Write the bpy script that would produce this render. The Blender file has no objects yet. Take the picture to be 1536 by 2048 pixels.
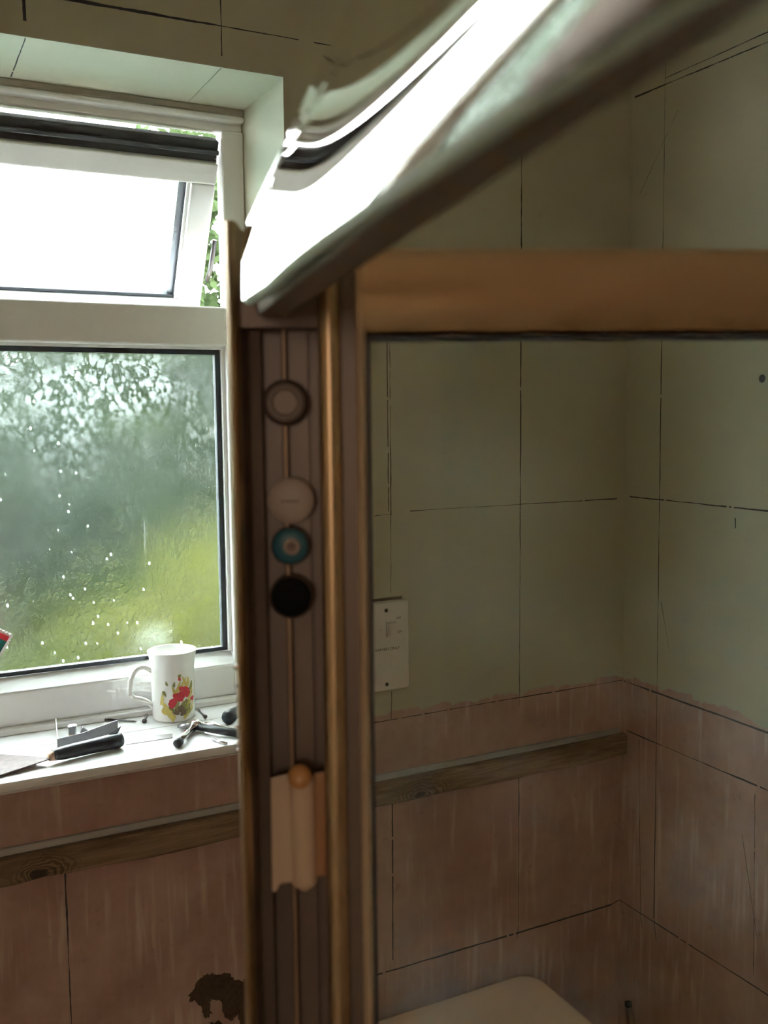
import bpy, bmesh, math, random
import numpy as np
from mathutils import Vector, Matrix

random.seed(7)
rng = np.random.default_rng(11)
scene = bpy.context.scene
COL = scene.collection

# ------------------------------------------------------------------ camera
F = 1968.0                       # focal length in pixels of the 1536 x 2048 frame
ROT = np.array([[0.88955, 0.05417, -0.45362],
                [-0.45673, 0.08281, -0.88574],
                [-0.01041, 0.99509, 0.09841]])
CAM = np.array([-1.24148, -1.43132, 1.70])
cam_data = bpy.data.cameras.new('camera')
cam = bpy.data.objects.new('camera', cam_data)
COL.objects.link(cam)
M = Matrix([list(ROT[i]) + [CAM[i]] for i in range(3)] + [[0, 0, 0, 1]])
cam.matrix_world = M
cam_data.sensor_fit = 'VERTICAL'
cam_data.sensor_height = 36.0
cam_data.sensor_width = 27.0
cam_data.lens = 36.0 * F / 2048.0
cam_data.clip_start = 0.005
cam_data.clip_end = 200
cam_data.dof.use_dof = True
cam_data.dof.focus_distance = 1.62
cam_data.dof.aperture_fstop = 15.5
scene.camera = cam

# ------------------------------------------------------------------ light
world = bpy.data.worlds.new('overcast_sky')
scene.world = world
world.use_nodes = True
bg = world.node_tree.nodes['Background']
bg.inputs[0].default_value = (0.93, 0.97, 1.0, 1)
bg.inputs[1].default_value = 6.8
scene.view_settings.view_transform = 'Standard'
scene.view_settings.look = 'None'
scene.view_settings.exposure = 2.5
scene.view_settings.gamma = 1.0
scene.view_settings.use_curve_mapping = False
scene.cycles.use_denoising = True
scene.cycles.max_bounces = 9
scene.cycles.transmission_bounces = 7
scene.cycles.diffuse_bounces = 4
scene.cycles.glossy_bounces = 3
scene.cycles.use_adaptive_sampling = True
scene.cycles.adaptive_threshold = .14
scene.cycles.sample_clamp_indirect = 6.0

# ------------------------------------------------------------------ pixel helpers (a pixel's ray met with a real plane)
def ray(p):
    return ROT @ np.array([(p[0] - 768.0) / F, -(p[1] - 1024.0) / F, -1.0])
def on_y(p, y=0.0):
    r = ray(p); return CAM + r * ((y - CAM[1]) / r[1])
def on_x(p, x=0.0):
    r = ray(p); return CAM + r * ((x - CAM[0]) / r[0])
def on_z(p, z):
    r = ray(p); return CAM + r * ((z - CAM[2]) / r[2])
def at_depth(p, d):
    return CAM + ray(p) * d

# ------------------------------------------------------------------ mesh helpers
class MB:
    def __init__(s): s.v = []; s.f = []; s.m = []
    def add(s, vs, fs, mi=0):
        o = len(s.v); s.v += [tuple(map(float, v)) for v in vs]
        s.f += [tuple(i + o for i in f) for f in fs]; s.m += [mi] * len(fs)
        return s
    def box(s, x0, x1, y0, y1, z0, z1, mi=0):
        vs = [(x0,y0,z0),(x1,y0,z0),(x1,y1,z0),(x0,y1,z0),(x0,y0,z1),(x1,y0,z1),(x1,y1,z1),(x0,y1,z1)]
        return s.add(vs, [(0,3,2,1),(4,5,6,7),(0,1,5,4),(1,2,6,5),(2,3,7,6),(3,0,4,7)], mi)
    def prism(s, base, top, mi=0):
        """closed prism between two rings of the same number of points"""
        n = len(base)
        fs = [(i, (i+1) % n, n + (i+1) % n, n + i) for i in range(n)]
        fs += [tuple(range(n))[::-1], tuple(range(n, 2*n))]
        return s.add(list(base) + list(top), fs, mi)
    def rings(s, rings, cap=True, mi=0):
        n = len(rings[0]); vs = [p for r in rings for p in r]; fs = []
        for k in range(len(rings) - 1):
            for i in range(n):
                j = (i + 1) % n
                fs.append((k*n+i, k*n+j, (k+1)*n+j, (k+1)*n+i))
        if cap:
            fs.append(tuple(range(n))[::-1]); fs.append(tuple(range((len(rings)-1)*n, len(rings)*n)))
        return s.add(vs, fs, mi)
    def tube(s, pts, rad, n=14, mi=0, flat=1.0):
        pts = [np.array(p, float) for p in pts]
        if not hasattr(rad, '__len__'): rad = [rad] * len(pts)
        rs = []
        for i, p in enumerate(pts):
            t = pts[min(i+1, len(pts)-1)] - pts[max(i-1, 0)]
            t /= np.linalg.norm(t) + 1e-12
            up = np.array([0, 0, 1.0]) if abs(t[2]) < .95 else np.array([0, 1.0, 0])
            a = np.cross(up, t); a /= np.linalg.norm(a); b = np.cross(t, a)
            rs.append([p + rad[i] * (math.cos(q) * a + flat * math.sin(q) * b) for q in np.linspace(0, 2*math.pi, n, endpoint=False)])
        return s.rings(rs, True, mi)
    def lathe(s, prof, c=(0,0,0), axis=(0,0,1), n=40, mi=0):
        """prof: (radius, height) list, revolved about axis through c"""
        ax = np.array(axis, float); ax /= np.linalg.norm(ax)
        up = np.array([0, 0, 1.0]) if abs(ax[2]) < .9 else np.array([1.0, 0, 0])
        a = np.cross(up, ax); a /= np.linalg.norm(a); b = np.cross(ax, a); c = np.array(c, float)
        rs = [[c + ax * h + max(r, 1e-5) * (math.cos(q) * a + math.sin(q) * b) for q in np.linspace(0, 2*math.pi, n, endpoint=False)] for r, h in prof]
        return s.rings(rs, True, mi)
    def build(s, name, mats, parent=None, smooth=False, bevel=0.0, auto=None):
        me = bpy.data.meshes.new(name); me.from_pydata(s.v, [], s.f)
        if not isinstance(mats, (list, tuple)): mats = [mats]
        for m in mats: me.materials.append(m)
        me.polygons.foreach_set('material_index', s.m)
        bm = bmesh.new(); bm.from_mesh(me)
        bmesh.ops.recalc_face_normals(bm, faces=bm.faces); bm.to_mesh(me); bm.free()
        if smooth: me.polygons.foreach_set('use_smooth', [True] * len(me.polygons))
        me.update()
        o = bpy.data.objects.new(name, me); COL.objects.link(o)
        if parent is not None: o.parent = parent
        if bevel:
            b = o.modifiers.new('bevel', 'BEVEL'); b.width = bevel; b.segments = 3; b.limit_method = 'ANGLE'; b.angle_limit = .6
            b.harden_normals = False
        if auto is not None:
            try:
                me.polygons.foreach_set('use_smooth', [True] * len(me.polygons))
                bm = bmesh.new(); bm.from_mesh(me)
                for e in bm.edges:
                    if len(e.link_faces) == 2 and e.calc_face_angle(0) > auto: e.smooth = False
                bm.to_mesh(me); bm.free()
            except Exception: pass
        return o

def tag(o, label=None, cat=None, group=None, kind=None):
    if label: o['label'] = label
    if cat: o['category'] = cat
    if group: o['group'] = group
    if kind: o['kind'] = kind
    return o
def thing(name, label, cat, group=None):
    o = bpy.data.objects.new(name, None); COL.objects.link(o); o.empty_display_size = .05
    return tag(o, label, cat, group)
def structure(o): o['kind'] = 'structure'; return o

# ------------------------------------------------------------------ materials
def new_mat(name):
    m = bpy.data.materials.new(name); m.use_nodes = True
    nt = m.node_tree; nt.nodes.clear()
    out = nt.nodes.new('ShaderNodeOutputMaterial')
    return m, nt, out
class NT:
    def __init__(s, nt): s.nt = nt
    def n(s, t, **kw):
        nd = s.nt.nodes.new(t)
        for k, v in kw.items():
            if k.startswith('i_'):
                key = k[2:]; key = int(key) if key.isdigit() else key
                s.set(nd.inputs[key], v)
            else: setattr(nd, k, v)
        return nd
    def set(s, sock, v):
        if hasattr(v, 'is_output') or isinstance(v, bpy.types.NodeSocket): s.nt.links.new(v, sock)
        else: sock.default_value = v
    def math(s, op, a, b=None, c=None, clamp=False):
        nd = s.nt.nodes.new('ShaderNodeMath'); nd.operation = op; nd.use_clamp = clamp
        s.set(nd.inputs[0], a)
        if b is not None: s.set(nd.inputs[1], b)
        if c is not None: s.set(nd.inputs[2], c)
        return nd.outputs[0]
    def mix(s, f, a, b, blend='MIX'):
        nd = s.nt.nodes.new('ShaderNodeMix'); nd.data_type = 'RGBA'; nd.blend_type = blend
        s.set(nd.inputs[0], f)
        for i, v in ((6, a), (7, b)):
            if isinstance(v, tuple) and len(v) == 3: v = v + (1,)
            s.set(nd.inputs[i], v)
        return nd.outputs[2]
    def ramp(s, f, lo, hi):
        nd = s.nt.nodes.new('ShaderNodeMapRange'); nd.interpolation_type = 'SMOOTHSTEP'
        s.set(nd.inputs[0], f); nd.inputs[1].default_value = lo; nd.inputs[2].default_value = hi
        return nd.outputs[0]
    def noise(s, vec, scale, detail=4, rough=.55, dist=0.0):
        nd = s.nt.nodes.new('ShaderNodeTexNoise'); s.nt.links.new(vec, nd.inputs['Vector'])
        nd.inputs['Scale'].default_value = scale; nd.inputs['Detail'].default_value = detail
        nd.inputs['Roughness'].default_value = rough; nd.inputs['Distortion'].default_value = dist
        return nd.outputs[0]
    def pos(s): return s.nt.nodes.new('ShaderNodeNewGeometry').outputs['Position']
    def scaled(s, vec, sx, sy, sz, off=(0,0,0)):
        nd = s.nt.nodes.new('ShaderNodeMapping'); s.nt.links.new(vec, nd.inputs[0])
        nd.inputs['Scale'].default_value = (sx, sy, sz); nd.inputs['Location'].default_value = off
        return nd.outputs[0]
    def bump(s, h, strength=.3, dist=.002):
        nd = s.nt.nodes.new('ShaderNodeBump'); nd.inputs['Strength'].default_value = strength
        nd.inputs['Distance'].default_value = dist; s.nt.links.new(h, nd.inputs['Height'])
        return nd.outputs[0]

def bsdf(name, col, rough=.5, metal=0.0, noise_amt=.06, noise_scale=30, bump=0.0, spec=.5, coat=0.0):
    m, nt, out = new_mat(name); k = NT(nt)
    p = nt.nodes.new('ShaderNodeBsdfPrincipled')
    nz = k.noise(k.pos(), noise_scale, 3)
    a = tuple(max(0, c * (1 - noise_amt)) for c in col); b = tuple(min(1, c * (1 + noise_amt)) for c in col)
    k.set(p.inputs['Base Color'], k.mix(nz, a, b))
    p.inputs['Roughness'].default_value = rough; p.inputs['Metallic'].default_value = metal
    p.inputs['Specular IOR Level'].default_value = spec
    if coat: p.inputs['Coat Weight'].default_value = coat
    if bump: k.set(p.inputs['Normal'], k.bump(nz, bump, .001))
    nt.links.new(p.outputs[0], out.inputs[0])
    return m

GREEN = (0.43, 0.46, 0.335)
def wall_material():
    m, nt, out = new_mat('painted_and_bare_plaster'); k = NT(nt)
    pos = k.pos(); sep = nt.nodes.new('ShaderNodeSeparateXYZ'); nt.links.new(pos, sep.inputs[0])
    x, y, z = sep.outputs
    edge = k.math('MULTIPLY', k.math('SUBTRACT', k.noise(pos, 22, 3, .7), .5), .035)
    edge2 = k.math('MULTIPLY', k.math('SUBTRACT', k.noise(pos, 5, 2), .5), .03)
    zz = k.math('ADD', z, k.math('ADD', edge, edge2))
    pink = k.ramp(zz, 1.2035, 1.1985)
    green = k.mix(k.ramp(k.noise(pos, 3.0, 3), .3, .7), (0.43, 0.425, 0.315), (0.48, 0.47, 0.355))  # same paint as the reveal, browned: warm indoor light put into its colour
    green = k.mix(k.math('MULTIPLY', k.ramp(k.noise(pos, 14, 3, .7), .62, .75), .35), green, (0.40, 0.35, 0.24))
    streak = k.noise(k.scaled(pos, 62, 62, 5), 1.0, 2, .6)
    blot = k.noise(pos, 6, 4, .65)
    pk = k.mix(k.ramp(blot, .3, .7), (0.38, 0.235, 0.190), (0.51, 0.355, 0.300))
    pk = k.mix(k.math('MULTIPLY', k.math('MULTIPLY', k.ramp(streak, .50, .72), .55), k.ramp(k.noise(pos, 5.0, 3), .36, .6)), pk, (0.68, 0.55, 0.47))
    pk = k.mix(k.math('MULTIPLY', k.ramp(k.noise(pos, 40, 3, .7), .6, .75), .5), pk, (0.27, 0.17, 0.14))
    pk = k.mix(k.math('MULTIPLY', k.ramp(k.noise(pos, 2.2, 3), .5, .72), .5), pk, (0.42, 0.20, 0.17))
    colr = k.mix(pink, green, pk)
    p = nt.nodes.new('ShaderNodeBsdfPrincipled'); k.set(p.inputs['Base Color'], colr)
    p.inputs['Roughness'].default_value = .85; p.inputs['Specular IOR Level'].default_value = .25
    h = k.math('ADD', k.math('MULTIPLY', pink, k.math('ADD', streak, -.8)), k.math('MULTIPLY', k.noise(pos, 160, 3), .25))
    k.set(p.inputs['Normal'], k.bump(h, .45, .002))
    nt.links.new(p.outputs[0], out.inputs[0])
    return m
def reveal_material():
    m, nt, out = new_mat('window_lit_green_paint'); k = NT(nt)
    pos = k.pos()
    c = k.mix(k.ramp(k.noise(pos, 7, 5, .65), .35, .75), (0.47, 0.52, 0.405), (0.50, 0.52, 0.415))  # the wall's green made paler: window light put into the colour
    sep = nt.nodes.new('ShaderNodeSeparateXYZ'); nt.links.new(pos, sep.inputs[0])
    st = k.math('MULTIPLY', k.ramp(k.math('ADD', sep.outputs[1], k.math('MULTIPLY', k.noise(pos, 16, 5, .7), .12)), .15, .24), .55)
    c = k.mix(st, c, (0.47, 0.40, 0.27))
    p = nt.nodes.new('ShaderNodeBsdfPrincipled'); k.set(p.inputs['Base Color'], c); p.inputs['Roughness'].default_value = .7
    k.set(p.inputs['Normal'], k.bump(k.noise(pos, 120, 3), .15, .001))
    nt.links.new(p.outputs[0], out.inputs[0]); return m
def wood_material(name, dark, light, knot_x):
    m, nt, out = new_mat(name); k = NT(nt)
    pos = k.pos()
    warp = k.noise(k.scaled(pos, 5, 5, 26), 1.0, 4, .6)
    g = k.noise(k.scaled(pos, 7, 60, 190), 1.0, 5, .65, 1.4)
    c = k.mix(k.ramp(g, .3, .7), dark, light)
    c = k.mix(k.math('MULTIPLY', k.ramp(warp, .45, .68), .75), c, tuple(.45 * q for q in dark))
    for kx in knot_x:
        d = nt.nodes.new('ShaderNodeVectorMath'); d.operation = 'DISTANCE'
        nt.links.new(k.scaled(pos, .55, 0, 1.0), d.inputs[0]); d.inputs[1].default_value = (kx * .55, 0, 1.060)
        dd = k.math('ADD', d.outputs['Value'], k.math('MULTIPLY', k.math('SUBTRACT', k.noise(pos, 28, 3), .5), .03))
        rings = k.math('MULTIPLY', k.math('ADD', k.math('SINE', k.math('MULTIPLY', dd, 1300)), 1), .5)
        near = k.ramp(dd, .040, .010)
        c = k.mix(k.math('MULTIPLY', near, rings), c, tuple(.35 * q for q in dark))
        c = k.mix(k.ramp(dd, .010, .005), c, tuple(.16 * q for q in dark))
    p = nt.nodes.new('ShaderNodeBsdfPrincipled'); k.set(p.inputs['Base Color'], c); p.inputs['Roughness'].default_value = .75
    k.set(p.inputs['Normal'], k.bump(g, .3, .001))
    nt.links.new(p.outputs[0], out.inputs[0]); return m
def obscure_glass(name, rough, fog, smear=None):
    """patterned frosted glass: rough refraction, petal-shaped relief, misted droplets"""
    m, nt, out = new_mat(name); k = NT(nt)
    pos = k.pos()
    wv = nt.nodes.new('ShaderNodeVectorMath'); wv.operation = 'ADD'
    nz = nt.nodes.new('ShaderNodeTexNoise'); nt.links.new(pos, nz.inputs['Vector']); nz.inputs['Scale'].default_value = 14
    sc = nt.nodes.new('ShaderNodeVectorMath'); sc.operation = 'SCALE'; nt.links.new(nz.outputs['Color'], sc.inputs[0]); sc.inputs['Scale'].default_value = .016
    nt.links.new(pos, wv.inputs[0]); nt.links.new(sc.outputs[0], wv.inputs[1])
    vo = nt.nodes.new('ShaderNodeTexVoronoi'); vo.feature = 'F1'
    nt.links.new(k.scaled(wv.outputs[0], 88, 0, 66), vo.inputs['Vector']); vo.inputs['Scale'].default_value = 1.0
    vb = nt.nodes.new('ShaderNodeTexVoronoi'); vb.feature = 'F1'
    nt.links.new(k.scaled(wv.outputs[0], 150, 0, 120, (3, 0, 7)), vb.inputs['Vector']); vb.inputs['Scale'].default_value = 1.0
    petal = k.math('MAXIMUM', k.ramp(vo.outputs['Distance'], .52, .36), k.math('MULTIPLY', k.ramp(vb.outputs['Distance'], .48, .34), .7))
    patch = k.math('ADD', k.math('MULTIPLY', k.ramp(k.noise(pos, 16, 4), .36, .6), .8), .2)
    petal = k.math('MULTIPLY', petal, patch)
    sep = nt.nodes.new('ShaderNodeSeparateXYZ'); nt.links.new(pos, sep.inputs[0])
    # whiter, more translucent towards the top of the pane
    top_white = k.ramp(k.math('ADD', sep.outputs[2], k.math('MULTIPLY', k.noise(pos, 6, 3), .10)), 1.62, 1.88)
    vd = nt.nodes.new('ShaderNodeTexVoronoi'); vd.feature = 'F1'
    nt.links.new(k.scaled(pos, 62, 0, 40), vd.inputs['Vector']); vd.inputs['Scale'].default_value = 1.0
    drop = k.math('MULTIPLY', k.ramp(vd.outputs['Distance'], .13, .07), k.ramp(k.noise(pos, 7, 2), .48, .56))
    run = k.math('MULTIPLY', k.ramp(k.noise(k.scaled(pos, 110, 0, 3), 1.0, 2), .66, .74), .03)
    f = k.math('ADD', k.math('MULTIPLY', petal, k.math('ADD', k.math('MULTIPLY', top_white, .078), .005)), fog)
    f = k.math('ADD', f, k.math('MULTIPLY', top_white, .006))
    f = k.math('MAXIMUM', f, k.math('MULTIPLY', drop, .30)); f = k.math('MAXIMUM', f, run)
    if smear:
        d = nt.nodes.new('ShaderNodeVectorMath'); d.operation = 'DISTANCE'
        nt.links.new(k.scaled(pos, 1, 0, 1.3), d.inputs[0]); d.inputs[1].default_value = (smear[0], 0, smear[1] * 1.3)
        f = k.math('MAXIMUM', f, k.math('MULTIPLY', k.ramp(k.math('ADD', d.outputs['Value'], k.math('MULTIPLY', k.noise(pos, 25, 3), .03)), .065, .02), .022))
    f = k.math('MINIMUM', f, .95)
    g = nt.nodes.new('ShaderNodeBsdfGlass'); g.inputs['Roughness'].default_value = rough; g.inputs['IOR'].default_value = 1.45
    g.inputs['Color'].default_value = (.86, .91, .89, 1)
    k.set(g.inputs['Normal'], k.bump(petal, .25, .0015))
    t = nt.nodes.new('ShaderNodeBsdfTranslucent'); t.inputs[0].default_value = (.86, .92, .92, 1)
    mx = nt.nodes.new('ShaderNodeMixShader'); k.set(mx.inputs[0], f)
    nt.links.new(g.outputs[0], mx.inputs[1]); nt.links.new(t.outputs[0], mx.inputs[2])
    nt.links.new(mx.outputs[0], out.inputs[0]); return m
def clear_glass():
    m, nt, out = new_mat('clear_shower_glass'); k = NT(nt)
    tr = nt.nodes.new('ShaderNodeBsdfTransparent'); tr.inputs[0].default_value = (.95, .97, .955, 1)
    gl = nt.nodes.new('ShaderNodeBsdfGlossy'); gl.inputs['Roughness'].default_value = .03
    fr = nt.nodes.new('ShaderNodeFresnel'); fr.inputs[0].default_value = 1.45
    mx = nt.nodes.new('ShaderNodeMixShader'); nt.links.new(fr.outputs[0], mx.inputs[0])
    nt.links.new(tr.outputs[0], mx.inputs[1]); nt.links.new(gl.outputs[0], mx.inputs[2])
    df = nt.nodes.new('ShaderNodeBsdfTranslucent'); df.inputs[0].default_value = (.8, .82, .8, 1)
    m2 = nt.nodes.new('ShaderNodeMixShader'); k.set(m2.inputs[0], k.math('MULTIPLY', k.ramp(k.noise(k.pos(), 9, 4), .4, .7), .03))
    nt.links.new(mx.outputs[0], m2.inputs[1]); nt.links.new(df.outputs[0], m2.inputs[2])
    nt.links.new(m2.outputs[0], out.inputs[0]); return m
def leaf_material(name, a, b):
    m, nt, out = new_mat(name); k = NT(nt)
    c = k.mix(k.noise(k.pos(), 2.5, 4), a, b)
    d = nt.nodes.new('ShaderNodeBsdfDiffuse'); t = nt.nodes.new('ShaderNodeBsdfTranslucent')
    k.set(d.inputs[0], c); k.set(t.inputs[0], c)
    mx = nt.nodes.new('ShaderNodeMixShader'); mx.inputs[0].default_value = .35
    nt.links.new(d.outputs[0], mx.inputs[1]); nt.links.new(t.outputs[0], mx.inputs[2]); nt.links.new(mx.outputs[0], out.inputs[0])
    return m

M_WALL = wall_material(); M_REVEAL = reveal_material()
M_PENCIL = bsdf('graphite_pencil', (.035, .035, .045), .7, 0, .5, 300)
M_BARE = bsdf('bare_render', (.085, .055, .035), .95, 0, .6, 120, .6)
M_UPVC = bsdf('white_upvc', (.84, .83, .82), .35, 0, .03, 12)
M_SILL = bsdf('white_sill_board', (.80, .78, .78), .3, 0, .05, 18)
M_SEAL = bsdf('old_sealant', (.36, .32, .28), .8, 0, .15, 60)
M_GASKET = bsdf('dark_gasket', (.03, .035, .045), .6, 0, .3, 80)
M_DARKSTRIP = bsdf('grey_rebate_plastic', (.075, .075, .085), .5, 0, .25, 25)
M_BEAD = bsdf('blue_grey_glazing_spacer', (.42, .46, .52), .3, .3, .1, 60)
M_GLASS = obscure_glass('obscure_glass', .15, .002, (on_y((318, 1275), .19)[0], on_y((318, 1275), .19)[2]))
M_GLASS_TOP = obscure_glass('obscure_glass_of_top_light', .30, .12)
M_WOOD = wood_material('rough_batten_wood', (.17, .105, .055), (.30, .20, .11), (-1.073, -.455))
M_TRIM = bsdf('grey_metal_trim', (.42, .41, .41), .45, .6, .08, 40)
M_CEIL = bsdf('ceiling_paint', (.72, .64, .52), .9, 0, .04, 8)
M_FLOOR = bsdf('brown_floorboards', (.24, .15, .09), .6, 0, .25, 6)
M_ROOM = bsdf('room_paint', (.55, .42, .29), .9, 0, .05, 6)
M_DOOR = wood_material('varnished_door', (.20, .10, .04), (.34, .18, .08), ())
M_GOLD = bsdf('gold_anodised_aluminium', (.52, .38, .24), .36, 1.0, .05, 30)
M_GOLDSOFT = bsdf('champagne_aluminium', (.60, .49, .36), .42, .35, .05, 30)
M_BRONZE = bsdf('bronze_channel', (.145, .110, .092), .45, .3, .12, 40)
M_BRONZE2 = bsdf('dark_bronze_rail', (.20, .13, .09), .5, .6, .12, 40)
M_RIDGE = bsdf('dull_ridge_metal', (.27, .19, .13), .5, .4, .06, 30)
M_EDGE = bsdf('ground_edge', (.13, .11, .085), .95, 0, .1, 60, 0, .05)
M_MATT = bsdf('matt_black_cap', (.010, .010, .010), .9, 0, .1, 60, 0, .05)
M_AMBER2 = bsdf('brown_amber_plastic', (.30, .155, .07), .4, 0, .1, 60)
M_MIRROR = bsdf('mirror_silvering', (.86, .83, .79), .025, 1.0, .01, 5)
M_GLASSEDGE = bsdf('green_glass_edge', (.50, .60, .48), .3, 0, .08, 50)
M_CLEAR = clear_glass()
M_PLATE = bsdf('cream_white_plastic', (.66, .63, .58), .4, 0, .02, 20)
M_INK = bsdf('black_print', (.02, .02, .02), .6)
M_CERAMIC = bsdf('cream_ceramic', (.80, .60, .44), .22, 0, .03, 6)
M_CHINA = bsdf('white_china', (.90, .89, .86), .15, 0, .01, 10)
M_RED = bsdf('red_glaze', (.62, .035, .05), .3, 0, .3, 200)
M_YEL = bsdf('yellow_glaze', (.62, .50, .13), .3, 0, .3, 160)
M_OLIVE = bsdf('olive_glaze', (.27, .27, .09), .3, 0, .35, 160)
M_BROWNG = bsdf('brown_glaze', (.20, .13, .08), .3, 0, .4, 200)
M_CHROME = bsdf('chrome', (.75, .75, .78), .12, 1.0, .05, 40)
M_STEEL = bsdf('grey_steel', (.22, .21, .22), .35, .8, .15, 60)
M_BLADE = bsdf('stained_blade', (.17, .125, .12), .6, .1, .5, 120)
M_BRASS = bsdf('brass', (.70, .55, .30), .3, .9, .1, 60)
M_BLACK = bsdf('black_tape', (.022, .020, .026), .38, 0, .4, 90, .3)
M_TAN = bsdf('tan_wood', (.45, .28, .18), .6, 0, .2, 60)
M_RUBBER = bsdf('black_rubber', (.012, .012, .014), .5)
M_CAPW = bsdf('off_white_cap', (.36, .31, .28), .5, 0, .04, 60)
M_CAPB = bsdf('teal_blue_cap', (.025, .12, .17), .4, 0, .15, 90)
M_CAPG = bsdf('brown_cap', (.10, .075, .06), .5, .3, .15, 60)
M_CREAM = bsdf('cream_plastic_clip', (.52, .40, .30), .4, 0, .04, 40)
M_AMBER = bsdf('amber_plastic_stud', (.48, .25, .09), .35, 0, .1, 60)
M_LAWN = leaf_material('lawn', (.018, .025, .007), (.026, .031, .009))
M_LEAF_D = leaf_material('dark_leaves', (.02, .035, .016), (.05, .07, .028))
M_LEAF_G = leaf_material('grey_green_leaves', (.021, .029, .021), (.037, .048, .033))
M_LEAF_Y = leaf_material('yellow_green_leaves', (.050, .058, .013), (.075, .078, .018))
M_BARK = bsdf('bark', (.08, .06, .045), .9, 0, .3, 20)

# ------------------------------------------------------------------ the room
HEAD = 2.207; WY = 0.18; SZ = 1.206; RX = -0.670; LX = -2.00
XL, YB, ZC = -2.45, -2.6, 2.45
wl = MB()
wl.box(XL - .1, LX, 0, .30, 0, ZC); wl.box(RX, .12, 0, .30, 0, ZC)
wl.box(LX, RX, 0, .30, 0, SZ - .03); wl.box(LX, RX, 0, .30, HEAD, ZC)
wall_window = structure(wl.build('wall_window', M_WALL))
wall_right = structure(MB().box(0, .12, YB, 0, 0, ZC).build('wall_right', M_WALL))
structure(MB().box(XL - .1, XL, YB, 0, 0, ZC).build('wall_left', M_ROOM))
wb = MB(); wb.box(XL - .1, -1.45, YB - .1, YB, 0, ZC); wb.box(-.62, .12, YB - .1, YB, 0, ZC); wb.box(-1.45, -.62, YB - .1, YB, 2.03, ZC)
structure(wb.build('wall_back', M_ROOM))
structure(MB().box(XL - .1, .12, YB - .1, .30, -.1, 0).build('floor', M_FLOOR))
structure(MB().box(XL - .1, .12, YB - .1, .30, ZC, ZC + .1).build('ceiling', M_CEIL))
dr = structure(MB().box(-1.45, -.62, YB - .07, YB - .03, 0, 2.03).build('door_1', M_DOOR))
for zz in ((.18, .95), (1.08, 1.90)):
    for xx in ((-1.35, -1.07), (-1.0, -.72)):
        MB().box(xx[0], xx[1], YB - .03, YB - .022, zz[0], zz[1]).build('panel', M_DOOR, dr, bevel=.004)
MB().tube([(-1.40, YB - .03, 1.0), (-1.40, YB + .02, 1.0), (-1.30, YB + .02, 1.0)], .009).build('door_handle', M_CHROME, dr, True)

# unseen globe lamp added behind the camera to brighten and warm the room
lamp = thing('added_fill_lamp', 'added opal globe fill lamp, out of view on the wall opposite the window', 'lamp')
LP = np.array([-1.92, YB, 1.78])
MB().lathe([(0, 0), (.06, 0), (.06, .012), (.035, .022), (.035, .05), (0, .05)], LP, (0, 1, 0), 36).build('fill_lamp_base', M_UPVC, lamp, auto=.6)
gm, gnt, gout = new_mat('fill_lamp_glow'); ge = gnt.nodes.new('ShaderNodeEmission')
ge.inputs[0].default_value = (1.0, .82, .65, 1); ge.inputs[1].default_value = 3.1; gnt.links.new(ge.outputs[0], gout.inputs[0])
MB().lathe([(.11 * math.sin(a), .14 - .11 * math.cos(a)) for a in np.linspace(.35, math.pi, 18)], LP, (0, 1, 0), 36).build('fill_lamp_globe', gm, lamp, True)

# reveal lining
rv = MB()
rv.box(LX, RX, .0004, WY + .06, HEAD - .001, HEAD + .02)
rv.build('reveal_head', M_REVEAL, wall_window)
MB().box(RX - .001, RX + .02, .0004, WY + .06, SZ, HEAD).build('reveal_side', M_REVEAL, wall_window)
MB().box(LX - .02, LX + .001, .0004, WY + .06, SZ, HEAD).build('reveal_side', M_REVEAL, wall_window)

# ---- pencil lines set out for tiling, each a thin stroke on its wall
def stroke(pts, w, normal, parent, gap=.10, seed=0):
    """pts on the wall; hand-drawn: width and position wander, small skips"""
    r = random.Random(seed)
    pts = [np.array(p, float) for p in pts]; nrm = np.array(normal, float)
    mb = MB(); L = []
    for a, b in zip(pts[:-1], pts[1:]):
        n = max(2, int(np.linalg.norm(b - a) / .005))
        L += [a + (b - a) * i / n for i in range(n)]
    L.append(pts[-1])
    off = 0.0; W = w
    seg = []
    def flush():
        if len(seg) > 1:
            vs = []; fs = []
            for i, (p, s_, ww) in enumerate(seg):
                vs += [p - s_ * ww / 2, p + s_ * ww / 2]
            for i in range(len(seg) - 1): fs.append((2*i, 2*i+2, 2*i+3, 2*i+1))
            mb.add(vs, fs)
        seg.clear()
    for i, p in enumerate(L):
        t = L[min(i+1, len(L)-1)] - L[max(i-1, 0)]; t /= np.linalg.norm(t) + 1e-9
        s_ = np.cross(nrm, t)
        off = .8 * off + r.uniform(-.00022, .00022); W = max(w * .35, min(w * 1.5, W + r.uniform(-.22, .22) * w))
        seg.append((p + s_ * off + nrm * .0004, s_, W))
        if r.random() < gap * .22: flush()
    flush()
    return mb.build('pencil_line', M_PENCIL, parent)
NW = (0, -1, 0); NR = (-1, 0, 0)
def wline(a, b, w=.0018, gap=.1, seed=0): stroke([(a[0], 0, a[1]), (b[0], 0, b[1])], w, NW, wall_window, gap, seed)
def rline(a, b, w=.0018, gap=.1, seed=0): stroke([(0, a[0], a[1]), (0, b[0], b[1])], w, NR, wall_right, gap, seed)
wline((-1.9, 2.2636), (-.645, 2.2634), .0034, .05, 1); wline((-.62, 2.2634), (-.08, 2.2605), .0014, .2, 2)
wline((-1.0385, 2.31), (-1.0375, 2.226), .003, 0, 3); wline((-.766, 2.33), (-.766, 2.222), .003, 0, 4)
wline((-.5, 1.5415), (-.50, 1.9), .0012, .15, 5); wline((-.495, 1.93), (-.4955, 1.535), .0016, .15, 6)
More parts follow.
